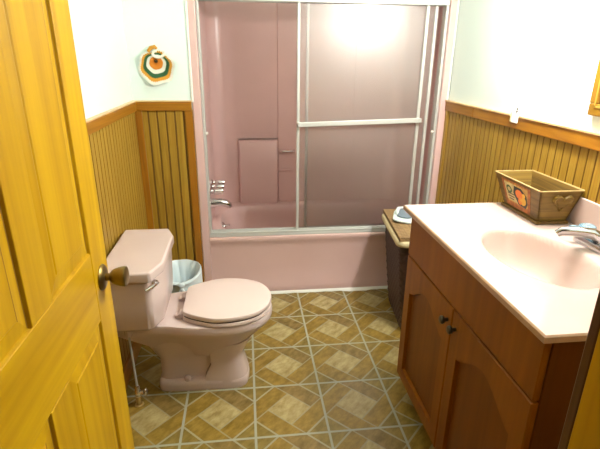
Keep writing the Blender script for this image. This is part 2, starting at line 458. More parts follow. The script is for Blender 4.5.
# basin: rim deck with the sunken bowl, plus the apron
bm = NB()
ox0, ox1, oy0, oy1 = IXL-.004, IXR+.004, YA+.008, IYB
outer = rrect(ox0, ox1, oy0, oy1, .02, RIM)
bl = [outer]
for ins, z, r in ((.0, RIM, .1),):
    pass
L0 = rrect(ox0+.055, ox1-.10, oy0+.072, oy1-.085, .20, RIM)
L1 = rrect(ox0+.062, ox1-.108, oy0+.080, oy1-.092, .20, RIM-.008)
L2 = rrect(ox0+.072, ox1-.13, oy0+.092, oy1-.104, .19, RIM-.06)
L3 = rrect(ox0+.105, ox1-.22, oy0+.12, oy1-.14, .17, .13)
L4 = rrect(ox0+.15, ox1-.28, oy0+.16, oy1-.18, .13, .09)
loft(bm, [outer, L0, L1, L2, L3, L4], (False, True))
# apron with a soft rolled top and a slight foot
ap = [(0, .02), (0, .055), (.010, .075), (.012, .20), (.012, .33), (.004, .365), (-.008, .388), (-.004, .402), (.008, RIM), (.02, RIM)]
loft(bm, [[(x, YA+dy, z) for dy, z in ap] for x in (AXL+.05, .0, .4, .8, AXR-.03)], (False, False), closed=False)
loft(bm, [[(AXL+.05, YA, .0), (AXR-.03, YA, 0)], [(AXL+.05, YA, .02), (AXR-.03, YA, .02)]], (False, False), closed=False)
obj('tub_basin', bm, 'pink', tub, angle=50)
# surround walls: rounded-corner U, slightly flared
bm = NB()
def ushape(z, rr=.10):
    pts = [(IXL, YA+.012, z)]
    for i in range(9):
        a = PI + (-PI/2)*i/8
        pts.append((IXL+rr+rr*math.cos(a), IYB-rr+rr*math.sin(a), z))
    for i in range(9):
        a = PI/2 - PI/2*i/8
        pts.append((IXR-rr+rr*math.cos(a), IYB-rr+rr*math.sin(a), z))
    pts.append((IXR, YA+.012, z))
    return pts
loft(bm, [ushape(RIM), ushape(.9), ushape(1.5), ushape(2.10)], (False, False), closed=False)
obj('surround_wall', bm, 'pink', tub, angle=50)
# flanges facing the room
for x0, x1 in ((AXL+.0008, IXL+.001), (IXR-.001, AXR-.002)):
    bm = NB(); box(bm, x0, x1, YA-.004, YA+.03, .0, 2.10)
    obj('flange', bm, 'pink', tub, bevel=.006)
for x0, x1 in ((AXL-.003, AXL+.010), (AXR-.008, AXR+.004)):
    bm = NB(); box(bm, x0, x1, YA-.007, YA+.0, HR-.01 if x0 < 0 else HR, 2.10); obj('caulk_bead', bm, 'caulk', tub, bevel=.003)
# back-wall shelf block and raised centre panel
bm = NB()
def shelf(z, y): return rrect(-.060, .232, y, IYB+.004, .02, z, 4)
loft(bm, [shelf(RIM-.002, IYB-.045), shelf(.868, IYB-.034), shelf(.880, IYB-.026), shelf(.894, IYB-.002)])
obj('shelf_ledge', bm, 'pink', tub, angle=50)
bm = NB(); box(bm, .232, .80, IYB-.010, IYB+.004, RIM, 2.08); obj('centre_panel', bm, 'pink', tub, bevel=.009, seg=3)
bm = NB(); box(bm, .236, .345, IYB-.026, IYB-.008, .645, .662); obj('soap_ledge', bm, 'pink', tub, bevel=.012, seg=3)
bm = NB()
gy = IYB-.055
tube(bm, [(.250, IYB-.016, .806), (.250, gy+.008, .806), (.258, gy, .806), (.345, gy, .806), (.353, gy+.008, .806), (.353, IYB-.016, .806)], .008, 12)
obj('grab_bar', bm, 'chrome', tub)
# tap handles, spout, overflow on the left end wall
for y in (1.40, 1.505, 1.61):
    bm = NB()
    lathe(bm, [(.026, 0), (.026, .004), (.017, .014), (.015, .026), (.019, .032), (.0205, .05), (.0195, .080), (.017, .090), (0, .092)], (IXL, y, .655), (1, 0, 0), 12)
    obj('tap_handle', bm, 'chrome', tub, angle=25)
bm = NB()
tube(bm, [(IXL, 1.50, .545), (IXL+.02, 1.50, .547), (IXL+.065, 1.50, .548), (IXL+.098, 1.50, .542), (IXL+.117, 1.50, .528), (IXL+.122, 1.50, .512)], [.032, .030, .028, .026, .023, .018], 16)
obj('tub_spout', bm, 'chrome', tub)
bm = NB(); lathe(bm, [(.036, 0), (.035, .008), (.022, .016), (0, .017)], (IXL+.068, 1.56, .352), (1, 0, .3), 20)
tube(bm, [(IXL+.080, 1.56, .357), (IXL+.112, 1.555, .368)], .008, 8)
obj('overflow_plate', bm, 'chrome', tub)
bm = NB()
random.seed(3)
pp = []
for i in range(41):
    x = -.234 + 1.376*i/40
    w = .010+.006*random.random()
    if .62 < x < .78: w += .012
    pp.append((x, w))
loft(bm, [[(x, YA-w, .0005), (x, YA-w*.6, .009), (x, YA-.001, .016)] for x, w in pp], (False, False), closed=False)
tag(obj('caulk_strip', bm, 'caulk'), 'uneven white caulk strip along the floor at the foot of the pink tub', 'caulk strip')

# shower door frame and two sliding panels
fr = thing('shower_door_frame', (.45, YA+.04, RIM), 'silver white metal track frame round the tub opening', 'shower frame')
bm = NB(); box(bm, IXL+.002, IXR-.002, YA+.008, YA+.016, 1.742, 1.81); box(bm, IXL+.002, IXR-.002, YA+.016, YA+.078, 1.80, 1.81); box(bm, IXL+.002, IXR-.002, YA+.070, YA+.078, 1.742, 1.80); obj('header_rail', bm, 'alum', fr, bevel=.004)
bm = NB(); box(bm, IXL+.002, IXR-.002, YA+.008, YA+.075, RIM+.0005, RIM+.012); box(bm, IXL+.002, IXR-.002, YA+.010, YA+.020, RIM+.01, RIM+.028); box(bm, IXL+.002, IXR-.002, YA+.064, YA+.072, RIM+.01, RIM+.030)
obj('bottom_track', bm, 'alum', fr, bevel=.002)
for x0, x1 in ((IXL+.0015, IXL+.016), (IXR-.018, IXR-.0015)):
    bm = NB(); box(bm, x0, x1, YA+.014, YA+.068, RIM+.012, 1.798); obj('wall_jamb', bm, 'alum', fr, bevel=.003)
for x in (IXL+.022, IXR-.024):
    bm = NB(); lathe(bm, [(.008, -.006), (.008, .006), (0, .0065)], (x, YA+.022, 1.045), (1 if x < 0 else -1, 0, 0), 12); obj('bumper', bm, 'caulk', fr)
def shower_panel(x0, x1, y, label, bar):
    t = thing('shower_door', ((x0+x1)/2, y, RIM+.016), label, 'shower door', 'sliding glass shower doors', 'thing')
    z0, z1 = RIM+.016, 1.785
    bm = NB(); box(bm, x0+.012, x1-.012, y-.002, y+.002, z0+.012, z1-.01); obj('glass', bm, 'glass', t, smooth=False)
    for a, b in ((x0, x0+.016), (x1-.018, x1)):
        bm = NB(); box(bm, a, b, y-.009, y+.009, z0, z1); obj('stile', bm, 'alum', t, bevel=.003)
    bm = NB(); box(bm, x0+.016, x1-.018, y-.009, y+.009, z0, z0+.022); obj('bottom_rail', bm, 'alum', t, bevel=.003)
    bm = NB(); box(bm, x0+.016, x1-.018, y-.009, y+.009, z1-.022, z1); obj('top_rail', bm, 'alum', t, bevel=.003)
    if bar:
        yb = y-.045
        bm = NB()
        bv = box(bm, x0+.012, x1-.02, yb-.005, yb+.005, 1.083, 1.111)
        for v in bv: v.co.z += .022*(v.co.x-x0)/(x1-x0)
        br = obj('towel_bar', bm, 'alum', t, bevel=.004)
        for bx, bz in ((x0+.002, 0), (x1-.022, .021)):
            bm = NB(); box(bm, bx, bx+.020, yb-.007, y-.009, 1.085+bz, 1.109+bz); obj('bracket', bm, 'alum', br, bevel=.003)
shower_panel(.296, 1.040, YA+.030, 'obscure glass sliding shower door with the long silver towel bar', True)
shower_panel(.350, 1.100, YA+.054, 'rear obscure glass sliding shower door without a bar, behind the barred one', False)

# ------------------------------------------------------------------ toilet
TY = .410
toi = thing('toilet', (-.25, TY, 0), 'pink two-piece toilet with the lid closed, against the left wall', 'toilet')
def plan(ctrl, z, n=10, yc=TY, sc=1.0):
    """closed loop from control pairs (x, halfwidth) running back -> tip, Catmull-Rom smoothed"""
    P = [Vector((x, w*sc)) for x, w in ctrl]
    P = [P[0]] + P + [Vector((P[-1].x, -P[-2].y))]
    up = []
    for i in range(1, len(P)-2):
        for k in range(n):
            t = k/n
            p0, p1, p2, p3 = P[i-1], P[i], P[i+1], P[i+2]
            q = .5*((2*p1)+(-p0+p2)*t+(2*p0-5*p1+4*p2-p3)*t*t+(-p0+3*p1-3*p2+p3)*t**3)
            up.append((q.x, max(q.y, 0)))
    up.append((ctrl[-1][0], 0.0))
    lo = [(x, -w) for x, w in reversed(up[:-1])]
    return [(x, yc-w, z) for x, w in up] + [(x, yc-w, z) for x, w in lo]
def ell(xb, xf, w, back=.62):
    """egg plan from xb to xf with max half width w"""
    L = xf-xb
    return [(xb, w*back), (xb+.06*L, w*(back+.12)), (xb+.25*L, w*.92), (xb+.48*L, w), (xb+.70*L, w*.90), (xb+.86*L, w*.67), (xb+.955*L, w*.38), (xf, 0)]
bm = NB()
rimc = [(-.585, .135), (-.50, .142), (-.38, .150), (-.28, .172), (-.16, .186), (-.06, .178), (.02, .145), (.07, .09), (.088, .045), (.095, 0)]
def shrink(ctrl, k, cx=-.2, kx=None):
    kx = kx or k
    return [(cx+(x-cx)*kx, w*k) for x, w in ctrl]
loft(bm, [plan(shrink(rimc, .42, -.22, .42), .175), plan(shrink(rimc, .55, -.20, .56), .22), plan(shrink(rimc, .74, -.19, .76), .275), plan(shrink(rimc, .90, -.19, .93), .322),
          plan(shrink(rimc, .985, -.19, .99), .345), plan(rimc, .355), plan(rimc, .376), plan(shrink(rimc, .985, -.19, .99), .386), plan(shrink(rimc, .95, -.19, .97), .388)])
# foot
foot = [(-.440, .060), (-.425, .084), (-.36, .094), (-.22, .096), (-.10, .100), (-.05, .088), (-.028, .058), (-.020, 0)]
loft(bm, [plan(shrink(foot, .985), 0.0), plan(foot, .008), plan(foot, .030), plan(shrink(foot, .985), .045), plan(shrink(foot, .93, -.22, .96), .052), plan(shrink(foot, .86, -.22, .93), .054)])
# trapway body
trap = [(-.425, .050), (-.39, .068), (-.30, .062), (-.20, .058), (-.12, .05), (-.10, 0)]
trapu = [(-.50, .075), (-.42, .11), (-.30, .122), (-.18, .115), (-.10, .09), (-.07, 0)]
loft(bm, [plan(shrink(trap, 1.05), .035), plan(trap, .07), plan(trap, .16), plan([(x*.5+y*.5, w*.5+v*.5) for (x, w), (y, v) in zip(trap, trapu)], .23), plan(trapu, .30), plan(trapu, .36)])
# front pedestal
ped0 = [(-.225, .091), (-.18, .094), (-.11, .098), (-.06, .087), (-.034, .058), (-.025, 0)]
ped1 = [(-.195, .084), (-.16, .088), (-.11, .090), (-.07, .078), (-.05, .048), (-.043, 0)]
ped2 = [(-.20, .10), (-.16, .112), (-.10, .115), (-.05, .10), (-.01, .06), (.005, 0)]
loft(bm, [plan(shrink(ped0, 1.02, -.12), .012), plan(shrink(ped0, 1.02, -.12), .035), plan(shrink(ped0, .985, -.12), .07), plan(ped1, .13), plan(ped1, .17), plan(ped2, .25)])
obj('bowl', bm, 'china', toi, angle=40)
# seat ring and lid
seatc = [(-.300, .095), (-.295, .118), (-.25, .150), (-.16, .187), (-.06, .182), (.02, .148), (.065, .096), (.084, .045), (.090, 0)]
bm = NB()
loft(bm, [plan(shrink(seatc, .98, -.1), .3895), plan(seatc, .393), plan(seatc, .404), plan(shrink(seatc, .985, -.1), .408)])
obj('seat', bm, 'seatpink', toi, angle=40)
bm = NB(); loft(bm, [plan(shrink(seatc, .978, -.1), .4075), plan(shrink(seatc, .978, -.1), .4145)]); obj('seat_gap_shade', bm, 'gapshade', toi)  # dark filler painted as the shade between seat and lid
bm = NB()
lidc = [(x+.002 if i else x, w) for i, (x, w) in enumerate(seatc)]
loft(bm, [plan(shrink(lidc, .985, -.1), .4135), plan(lidc, .417), plan(lidc, .427), plan(shrink(lidc, .988, -.1), .433), plan(shrink(lidc, .95, -.1), .4355), plan(shrink(lidc, .6, -.1), .437)])
obj('seat_lid', bm, 'seatpink', toi, angle=40)
for s in (-1, 1):
    bm = NB(); tube(bm, [(-.312, TY+s*.075-.025, .402), (-.312, TY+s*.075+.025, .402)], .011, 12); box(bm, -.335, -.305, TY+s*.075-.016, TY+s*.075+.016, .387, .401)
    obj('hinge', bm, 'seatpink', toi, bevel=.002)
# tank
def tankplan(xb, xc, xf, w, wc, z, r=.0):
    # back, corner-x, front-x, half width, half width of the flat front
    return [(xb, TY-w, z), (xc, TY-w, z), (xf, TY-wc, z), (xf, TY+wc, z), (xc, TY+w, z), (xb, TY+w, z)]
bm = NB()
XW = XL+.024
loft(bm, [tankplan(XW, -.415, -.388, .19, .12, .392), tankplan(XW, -.405, -.372, .212, .13, .42), tankplan(XW, -.400, -.366, .222, .135, .52), tankplan(XW, -.398, -.362, .232, .14, .646)])
obj('tank', bm, 'china', toi, bevel=.022, seg=4)
bm = NB()
loft(bm, [tankplan(XW, -.390, -.354, .243, .148, .640), tankplan(XW, -.386, -.350, .247, .15, .650), tankplan(XW, -.386, -.350, .247, .15, .686)])
obj('tank_lid', bm, 'china', toi, bevel=.014, seg=4)
bm = NB()
lathe(bm, [(.013, -.004), (.012, .010), (.007, .013), (0, .0135)], (-.379, TY-.205, .624), (.9, -.4, 0), 14)
tube(bm, [(-.367, TY-.207, .625), (-.374, TY-.232, .627), (-.386, TY-.255, .627), (-.402, TY-.272, .624)], [.008, .009, .0105, .007], 10, flat=.75)
obj('flush_handle', bm, 'chrome', toi)
for s in (-1, 1):
    bm = NB(); sphere(bm, (-.305, TY+s*.078, .058), .017, 14, (1, 1, 1)); obj('bolt_cap', bm, 'china', toi)

# supply line and stop valve
sv = thing('water_supply_valve', (-.512, .246, 0), 'chrome stop valve and thin supply pipe under the toilet tank', 'valve')
VX, VY = -.512, .246
bm = NB(); lathe(bm, [(.02, 0), (.02, .004), (.012, .007), (.012, .035), (.014, .036), (.014, .05), (0, .051)], (VX, VY, 0), (0, 0, 1), 12); obj('floor_fitting', bm, 'brassdull', sv)
bm = NB(); lathe(bm, [(.010, .045), (.013, .05), (.013, .08), (.010, .085), (.010, .10), (.007, .105)], (VX, VY, 0), (0, 0, 1), 12)
tube(bm, [(VX, VY, .068), (VX+.028, VY-.005, .070)], .009, 10); obj('valve_body', bm, 'chrome', sv)
bm = NB(); sphere(bm, (VX+.036, VY-.006, .071), .018, 14, (.45, .8, 1.2)); obj('valve_handle', bm, 'chrome', sv)
bm = NB(); tube(bm, [(VX, VY, .10), (VX-.002, VY, .2), (VX-.006, VY+.004, .33), (VX-.006, VY+.006, .37)], .0048, 10); obj('supply_pipe', bm, 'pipe', sv)
bm = NB(); lathe(bm, [(.013, .355), (.017, .362), (.017, .385), (.018, .390)], (VX-.006, VY+.006, 0), (0, 0, 1), 8); obj('coupling_nut', bm, 'china', sv)

# ------------------------------------------------------------------ bin and bag
BX, BY = -.405, .985
can = thing('trash_can', (BX, BY, 0), 'small round white bin behind the toilet, mostly inside its bag', 'bin')
bm = NB(); lathe(bm, [(.088, 0), (.092, .004), (.111, .235), (.109, .235), (.090, .008), (0, .008)], (BX, BY, 0), (0, 0, 1), 32); obj('bin_body', bm, 'bin', can)
bag = thing('bin_liner', (BX, BY, .12), 'crumpled bluish white plastic bag folded over the bin, knotted at the front', 'plastic bag')
bm = NB(); random.seed(11)
n = 64
def ring(r, z, amp, f, ph, dip=0):
    L = []
    for q in range(n):
        a = 2*PI*q/n
        k = 1 + amp*math.sin(f*a+ph) + amp*.6*math.sin((f*1.7//1)*a+ph*2)
        d = dip*max(0, math.cos(a+PI/2-.16))**1.6
        L.append((BX+r*k*math.cos(a), BY+r*k*math.sin(a), z + .012*amp*20*math.sin(f*a+ph)*.3 - d))
    return L
loft(bm, [ring(.118, .13, .030, 9, 1, 0), ring(.123, .19, .02, 9, 1.5, 0), ring(.124, .25, .012, 9, 2, 0), ring(.1235, .298, .010, 9, 2, .030), ring(.122, .316, .006, 9, 2, .040), ring(.118, .319, .006, 9, 2, .042),
          ring(.105, .302, .03, 11, .5, .034), ring(.094, .25, .075, 11, .5, .01), ring(.080, .16, .12, 9, .2, 0), ring(.06, .06, .10, 6, .2, 0)], (False, True))
obj('bag_film', bm, 'bag', bag, angle=60)
bm = NB()
def rimpt(a, z, r=.131): return (BX+r*math.cos(a), BY+r*math.sin(a), z)
ka = -PI/2+.16
sphere(bm, rimpt(ka, .274, .138), .019, 12, (1.15, .75, .9))
for sgn in (-1, 1):
    pts = [rimpt(ka+sgn*t, .318-.040*math.cos(t)**1.6, .1285) for t in (.05, .3, .6, .9, 1.2)]
    tube(bm, pts, [.013, .013, .011, .008, .003], 8, flat=.8)
for da, l in ((-.16, .06), (.14, .07), (.02, .085)):
    tube(bm, [rimpt(ka, .270, .138), rimpt(ka+da*.6, .270-l*.5, .138), rimpt(ka+da, .270-l, .136)], [.011, .010, .004], 8, flat=.6)
obj('knot', bm, 'bag', bag)

# ------------------------------------------------------------------ hamper
ham = thing('laundry_hamper', (.963, .856, 0), 'dark brown wicker laundry hamper with a tan woven lid between tub and vanity', 'hamper')
HX0, HX1, HY0, HY1, HZ = .788, 1.138, .619, 1.094, .555
bm = NB()
nz, per = 46, 0
def hloop(z, row):
    k = z/HZ
    ins = .060*(1-k)**1.2
    base = rrect(HX0+.012+ins, HX1-.004, HY0+.012+ins*.55, HY1-.012-ins*.1, .035, z, 4)
    # resample with weave ripple
    P = [Vector(p) for p in base]; P.append(P[0])
    Ls = [0]
    for i in range(len(P)-1): Ls.append(Ls[-1]+(P[i+1]-P[i]).length)
    tot = Ls[-1]; N = 220; out = []
    cx, cy = (HX0+HX1)/2, (HY0+HY1)/2; j = 0
    for i in range(N):
        s = tot*i/N
        while Ls[j+1] < s: j += 1
        t = (s-Ls[j])/(Ls[j+1]-Ls[j]); p = P[j].lerp(P[j+1], t)
        tn = (P[j+1]-P[j]).normalized(); nn = Vector((tn.y, -tn.x, 0))
        r = (.0024 if row % 2 else -.0022) + .0030*math.sin(2*PI*i/6.9 + (PI if (row//2) % 2 else 0))
        out.append(p + nn*r)
    return out
loft(bm, [hloop(.004+(HZ-.01)*i/nz, i) for i in range(nz+1)])
obj('hamper_body', bm, 'wicker', ham, angle=80)
bm = NB()
random.seed(5)
def lin(o, z): return rrect(HX0-o, min(HX1+o, XR-.018), HY0-o, HY1+o, .045, z, 6)
loft(bm, [lin(.0, .547), lin(.006, .545), lin(.009, .552), lin(.010, .562), lin(.008, .572), lin(.002, .578), lin(-.03, .578)], (False, True))
obj('cloth_liner', bm, 'liner', ham, angle=60)
bm = NB()
ny = 60
x0, x1, y0, y1 = HX0+.002, HX1+.002, HY0+.0, HY1
rows = []
for j in range(ny+1):
    y = y0+(y1-y0)*j/ny
    rows.append([(x0+(x1-x0)*i/40, y, .600+.0022*math.sin(j*PI/1.5)*(1 if (i//3+j//3) % 2 else -1)) for i in range(41)])
loft(bm, rows, (False, False), closed=False)
box(bm, x0, x1, y0, y1, .5785, .5975)
obj('hamper_lid', bm, 'lidweave', ham, angle=80)
ham.rotation_euler = (0, 0, math.radians(-6))
cl = thing('folded_washcloth', (.90, .90, .602), 'small white and grey folded cloth on the hamper lid', 'cloth')
def slab(bm, cx, cy, z, w, l, h, rot, bulge=.0, nseg=8):
    ca, sa = math.cos(rot), math.sin(rot)
    loops = []
    for kx, zz in ((.90, z), (1.0, z+h*.35), (1.0, z+h*.7), (.9, z+h)):
        base = rrect(-w/2*kx, w/2*kx, -l/2*kx, l/2*kx, min(w, l)*.28, zz, 4)
        loops.append([(cx+x*ca-y*sa, cy+x*sa+y*ca, zz_+.004*math.sin(40*x+30*y)) for x, y, zz_ in base])
    loft(bm, loops)
bm = NB(); slab(bm, .885, .93, .604, .12, .20, .016, -.35); obj('lower_fold', bm, 'towelwhite', cl)
bm = NB(); slab(bm, .895, .945, .620, .085, .15, .014, -.35); obj('upper_fold', bm, 'towelgrey', cl)
bm = NB()
tube(bm, [(.842, .905, .622), (.852, .96, .634), (.875, 1.005, .638), (.915, 1.02, .636), (.945, .99, .628)], [.008, .010, .011, .010, .008], 8, flat=.7); obj('hem', bm, 'towelwhite', cl)

# ------------------------------------------------------------------ vanity
VY0, VY1 = -.668, .222
FX = .655                      # plane of the overlay fronts
van = thing('vanity_cabinet', ((FX+XR)/2, (VY0+VY1)/2, 0), 'orange-brown wooden vanity cabinet with arched doors under the sink top', 'cabinet')
bm = NB()
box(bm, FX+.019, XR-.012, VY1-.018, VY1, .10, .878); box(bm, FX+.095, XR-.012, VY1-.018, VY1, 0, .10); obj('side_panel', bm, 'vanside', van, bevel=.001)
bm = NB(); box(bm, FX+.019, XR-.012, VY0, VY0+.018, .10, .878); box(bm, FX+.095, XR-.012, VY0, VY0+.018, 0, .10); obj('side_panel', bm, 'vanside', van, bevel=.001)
bm = NB(); box(bm, FX+.0185, FX+.036, VY0+.018, VY1-.018, .10, .878)
obj('face_frame', bm, 'vanz', van)
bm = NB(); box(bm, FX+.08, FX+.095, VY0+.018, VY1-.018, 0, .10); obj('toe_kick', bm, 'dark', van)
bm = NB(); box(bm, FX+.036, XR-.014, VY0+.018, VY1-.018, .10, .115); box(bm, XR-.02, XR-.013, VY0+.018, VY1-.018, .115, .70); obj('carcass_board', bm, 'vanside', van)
GZ = .698
bm = NB(); box(bm, FX, FX+.018, VY0+.004, VY1-.003, GZ+.004, .876); obj('false_drawer_front', bm, 'vany', van, bevel=.003)
def arch_door(y0, y1, knob_y, nm):
    """overlay door from y0 to y1 with a cathedral-arched recessed panel"""
    z0, z1 = .108, GZ-.003
    fw = .058
    n = 24
    py0, py1 = y0+fw, y1-fw
    arch = []
    for i in range(n+1):
        t = i/n
        # cathedral curve: shoulders flat, swept up to the crown
        h = .5-.5*math.cos(2*PI*t)
        h = h**.8
        arch.append((py0+(py1-py0)*t, .545+.072*h))
    d = None
    bm = NB()
    outer = [(y0, z0), (y1, z0), (y1, z1)] + [(y1+(y0-y1)*i/n, z1) for i in range(1, n)] + [(y0, z1)]
    inner = [(py0, z0+fw), (py1, z0+fw), arch[-1]] + [arch[n-i] for i in range(1, n)] + [arch[0]]
    def ins(P, k):
        cy = (py0+py1)/2; cz = .36
        return [(cy+(y-cy)*(1-k/.11), cz+(z-cz)*(1-k/.24)) for y, z in P]
    X = FX
    L = [[(X+.018, y, z) for y, z in outer], [(X+.003, y, z) for y, z in outer], [(X, y+(.003 if y == y0 else -.003 if y == y1 else 0), z+(.003 if z == z0 else -.003 if z == z1 else 0)) for y, z in outer],
         [(X, y, z) for y, z in inner], [(X+.0135, y, z) for y, z in ins(inner, .002)]]
    loft(bm, L, (False, False))
    dd = obj('door', bm, 'vanz', van, smooth=False)
    bm = NB()
    loft(bm, [[(X+.0175, y, z) for y, z in inner], [(X+.0128, y, z) for y, z in inner]], (True, True))
    obj('arched_panel', bm, 'vanpanel', dd, smooth=False)
    bm = NB(); lathe(bm, [(.0065, -.003), (.006, .009), (.0075, .012), (.0135, .016), (.0145, .022), (.012, .027), (0, .029)], (X, knob_y, .640), (-1, 0, 0), 18)
    obj('knob', bm, 'bronze', dd)
mid = -.2265
arch_door(mid+.002, VY1-.003, mid+.030, 'a')
arch_door(VY0+.004, mid-.002, mid-.032, 'b')

# sink top with moulded oval bowl
ZC = .900
top = thing('vanity_sink', (.92, -.21, .88), 'pinkish white moulded vanity top with an oval sink bowl', 'sink')
CX0, CX1, CY0, CY1 = .637, XR-.006, -.682, .262
BCX, BCY, BA, BB = .892, -.255, .142, .225
bm = NB()
nx, ny = 90, 150
def basin_z(x, y):
    r = math.hypot((x-BCX)/BA, (y-BCY)/BB)
    if r >= 1.12: return ZC
    if r > 1.0:
        t = (1.12-r)/.12
        return ZC - .007*t*t
    t = 1-r*r
    return ZC-.007-.140*(1-(1-t)**2.6)
rows = []
for j in range(ny+1):
    y = CY0+(CY1-CY0)*j/ny
    rows.append([(CX0+(CX1-CX0)*i/nx, y, basin_z(CX0+(CX1-CX0)*i/nx, y)) for i in range(nx+1)])
loft(bm, rows, (False, False), closed=False)
obj('sink_deck', bm, 'marble', top, angle=60)
bm = NB()
per = [(CX0, CY0), (CX1, CY0), (CX1, CY1), (CX0, CY1)]
def pl(o, z): return [(x+(-o if x == CX0 else 0), y+(-o if y == CY0 else o), z) for x, y in per]
loft(bm, [pl(0, ZC), pl(.004, ZC-.004), pl(.004, ZC-.019), pl(0, ZC-.022)], (False, False))
obj('edge_band', bm, 'edge', top, smooth=False)
bm = NB(); box(bm, XR-.0185, XR-.0085, CY0, CY1, ZC-.001, ZC+.105); obj('backsplash', bm, 'marble', top, bevel=.006, seg=3)
bm = NB(); lathe(bm, [(.030, 0), (.028, .003), (.022, .002), (.018, -.002), (0, -.002)], (BCX+.015, BCY, ZC-.1415), (0, 0, 1), 24); obj('drain_ring', bm, 'chrome', top)

# faucet
fau = thing('sink_faucet', (1.105, -.26, ZC), 'chrome two-handle sink faucet with clear bluish knobs', 'faucet')
FYC, FXC = -.262, 1.100
bm = NB()
def fp(k, z): return rrect(FXC-.03*k, FXC+.03*k, FYC-.030*k-.082, FYC+.030*k+.082, .028*k, z, 6)
loft(bm, [fp(1, ZC+.0005), fp(1, ZC+.014), fp(.86, ZC+.024), fp(.6, ZC+.026)]); obj('base_plate', bm, 'faucetchrome', fau)
bm = NB()
tube(bm, [(FXC, FYC, ZC+.02), (FXC-.004, FYC+.004, ZC+.040), (FXC-.03, FYC+.018, ZC+.054), (FXC-.075, FYC+.042, ZC+.054), (FXC-.105, FYC+.057, ZC+.050), (FXC-.116, FYC+.062, ZC+.040)], [.024, .024, .023, .020, .019, .015], 16, flat=.75)
obj('spout', bm, 'faucetchrome', fau)
for s_ in (-1, 1):
    bm = NB(); lathe(bm, [(.017, .02), (.014, .03), (.011, .034)], (FXC, FYC+s_*.078, ZC), (0, 0, 1), 16); stem = obj('handle_stem', bm, 'faucetchrome', fau)
    bm = NB(); lathe(bm, [(.014, .033), (.023, .038), (.027, .048), (.025, .058), (.016, .062), (0, .063)], (FXC, FYC+s_*.078, ZC), (0, 0, 1), 8)
    tube(bm, [(FXC-.012, FYC+s_*.078, ZC+.050), (FXC-.055, FYC+s_*.078+.01, ZC+.052)], [.012, .009], 8, flat=.7)
    obj('acrylic_handle', bm, 'acrylic', fau, angle=20)
bm = NB(); tube(bm, [(FXC+.018, FYC, ZC+.02), (FXC+.018, FYC, ZC+.075)], .003, 8); sphere(bm, (FXC+.018, FYC, ZC+.078), .006, 10); obj('lift_rod', bm, 'faucetchrome', fau)

# wooden planter box
pb = thing('planter_box', (1.09, .12, ZC), 'small wooden box with sloping sides and a fruit label on the sink top', 'box')
PBT = 1.030
bx0, bx1, by0, by1 = 1.046, 1.158, -.006, .222
tx0, tx1, ty0, ty1 = 1.020, 1.187, -.030, .282
zb = ZC+.012
def q(x, y, z): return Vector((x, y, z))
def board(A, B, Cc, D, nrm, th):
    """quad A B C D (outer face) thickened inwards"""
    bm = NB(); nrm = Vector(nrm)*th
    loft(bm, [[A, B, Cc, D], [A-nrm, B-nrm, Cc-nrm, D-nrm]]); return bm
A0, A1, A2, A3 = q(bx0, by0, zb), q(bx1, by0, zb), q(bx1, by1, zb), q(bx0, by1, zb)
T0, T1, T2, T3 = q(tx0, ty0, PBT), q(tx1, ty0, PBT), q(tx1, ty1, PBT), q(tx0, ty1, PBT)
obj('side_board', board(A0, A3, T3, T0, (-1, 0, 0), .008), 'planter', pb, smooth=False, bevel=.0008)
obj('side_board', board(A1, A2, T2, T1, (1, 0, 0), .008), 'planter', pb, smooth=False, bevel=.0008)
obj('end_board', board(A0, A1, T1, T0, (0, -1, 0), .008), 'planterx', pb, smooth=False, bevel=.0008)
obj('end_board', board(A3, A2, T2, T3, (0, 1, 0), .008), 'planterx', pb, smooth=False, bevel=.0008)
bm = NB(); box(bm, bx0-.008, bx1+.003, by0-.012, by1+.010, ZC+.001, ZC+.012); obj('base_board', bm, 'planter', pb, bevel=.002)
bm = NB()
for P, Q in ((T0, T1), (T1, T2), (T2, T3), (T3, T0)): tube(bm, [P+Vector((0, 0, .0005)), Q+Vector((0, 0, .0005))], .0022, 6)
obj('rim_edge', bm, 'planterrim', pb)
# paper label on the long side facing the room: built in the plane of the board
def sidept(u, v, out=.001):
    """u 0..1 far->near along the board, v 0..1 bottom->top"""
    a = A3.lerp(A0, u); b = T3.lerp(T0, u); p = a.lerp(b, v)
    return p + Vector((-out, 0, -out*.2))
def patch(uv, o0, o1):
    bm = NB(); loft(bm, [[sidept(u, v, o0) for u, v in uv], [sidept(u, v, o1) for u, v in uv]]); return bm
def rect(u0, u1, v0, v1, n=1): return [(u0, v0), (u1, v0), (u1, v1), (u0, v1)]
def oval(cu, cv, ru, rv, n=20): return [(cu+ru*math.cos(2*PI*i/n), cv+rv*math.sin(2*PI*i/n)) for i in range(n)]
lab = obj('paper_label', patch(rect(.14, .80, .06, .90), .0002, .0012), 'labelrust', pb, smooth=False)
obj('label_field', patch(rect(.20, .745, .22, .85), .0012, .0017), 'labelpaper', lab, smooth=False)
obj('label_panel', patch([(.20, .28), (.48, .24), (.48, .82), (.20, .82)], .0017, .0020), 'labelcream', lab, smooth=False)
obj('label_oval', patch([(.44, .80), (.40, .55), (.50, .24), (.70, .20), (.745, .36), (.72, .62), (.60, .80)], .0020, .0024), 'labeldark', lab, smooth=False)
for cu, cv, ru, rv, m in ((.545, .58, .085, .15, 'orange'), (.63, .42, .08, .15, 'yellow'), (.56, .36, .05, .10, 'orange'), (.655, .60, .04, .07, 'yellow')):
    obj('printed_fruit', patch(oval(cu, cv, ru, rv), .0024, .0028), m, lab, smooth=False)
for cu, cv, ru, rv in ((.30, .62, .07, .13), ):
    obj('printed_mark', patch(oval(cu, cv, ru, rv), .0020, .0023), 'green', lab, smooth=False)
    obj('printed_mark', patch(oval(cu, cv, ru*.55, rv*.5), .0023, .0026), 'labelcream', lab, smooth=False)
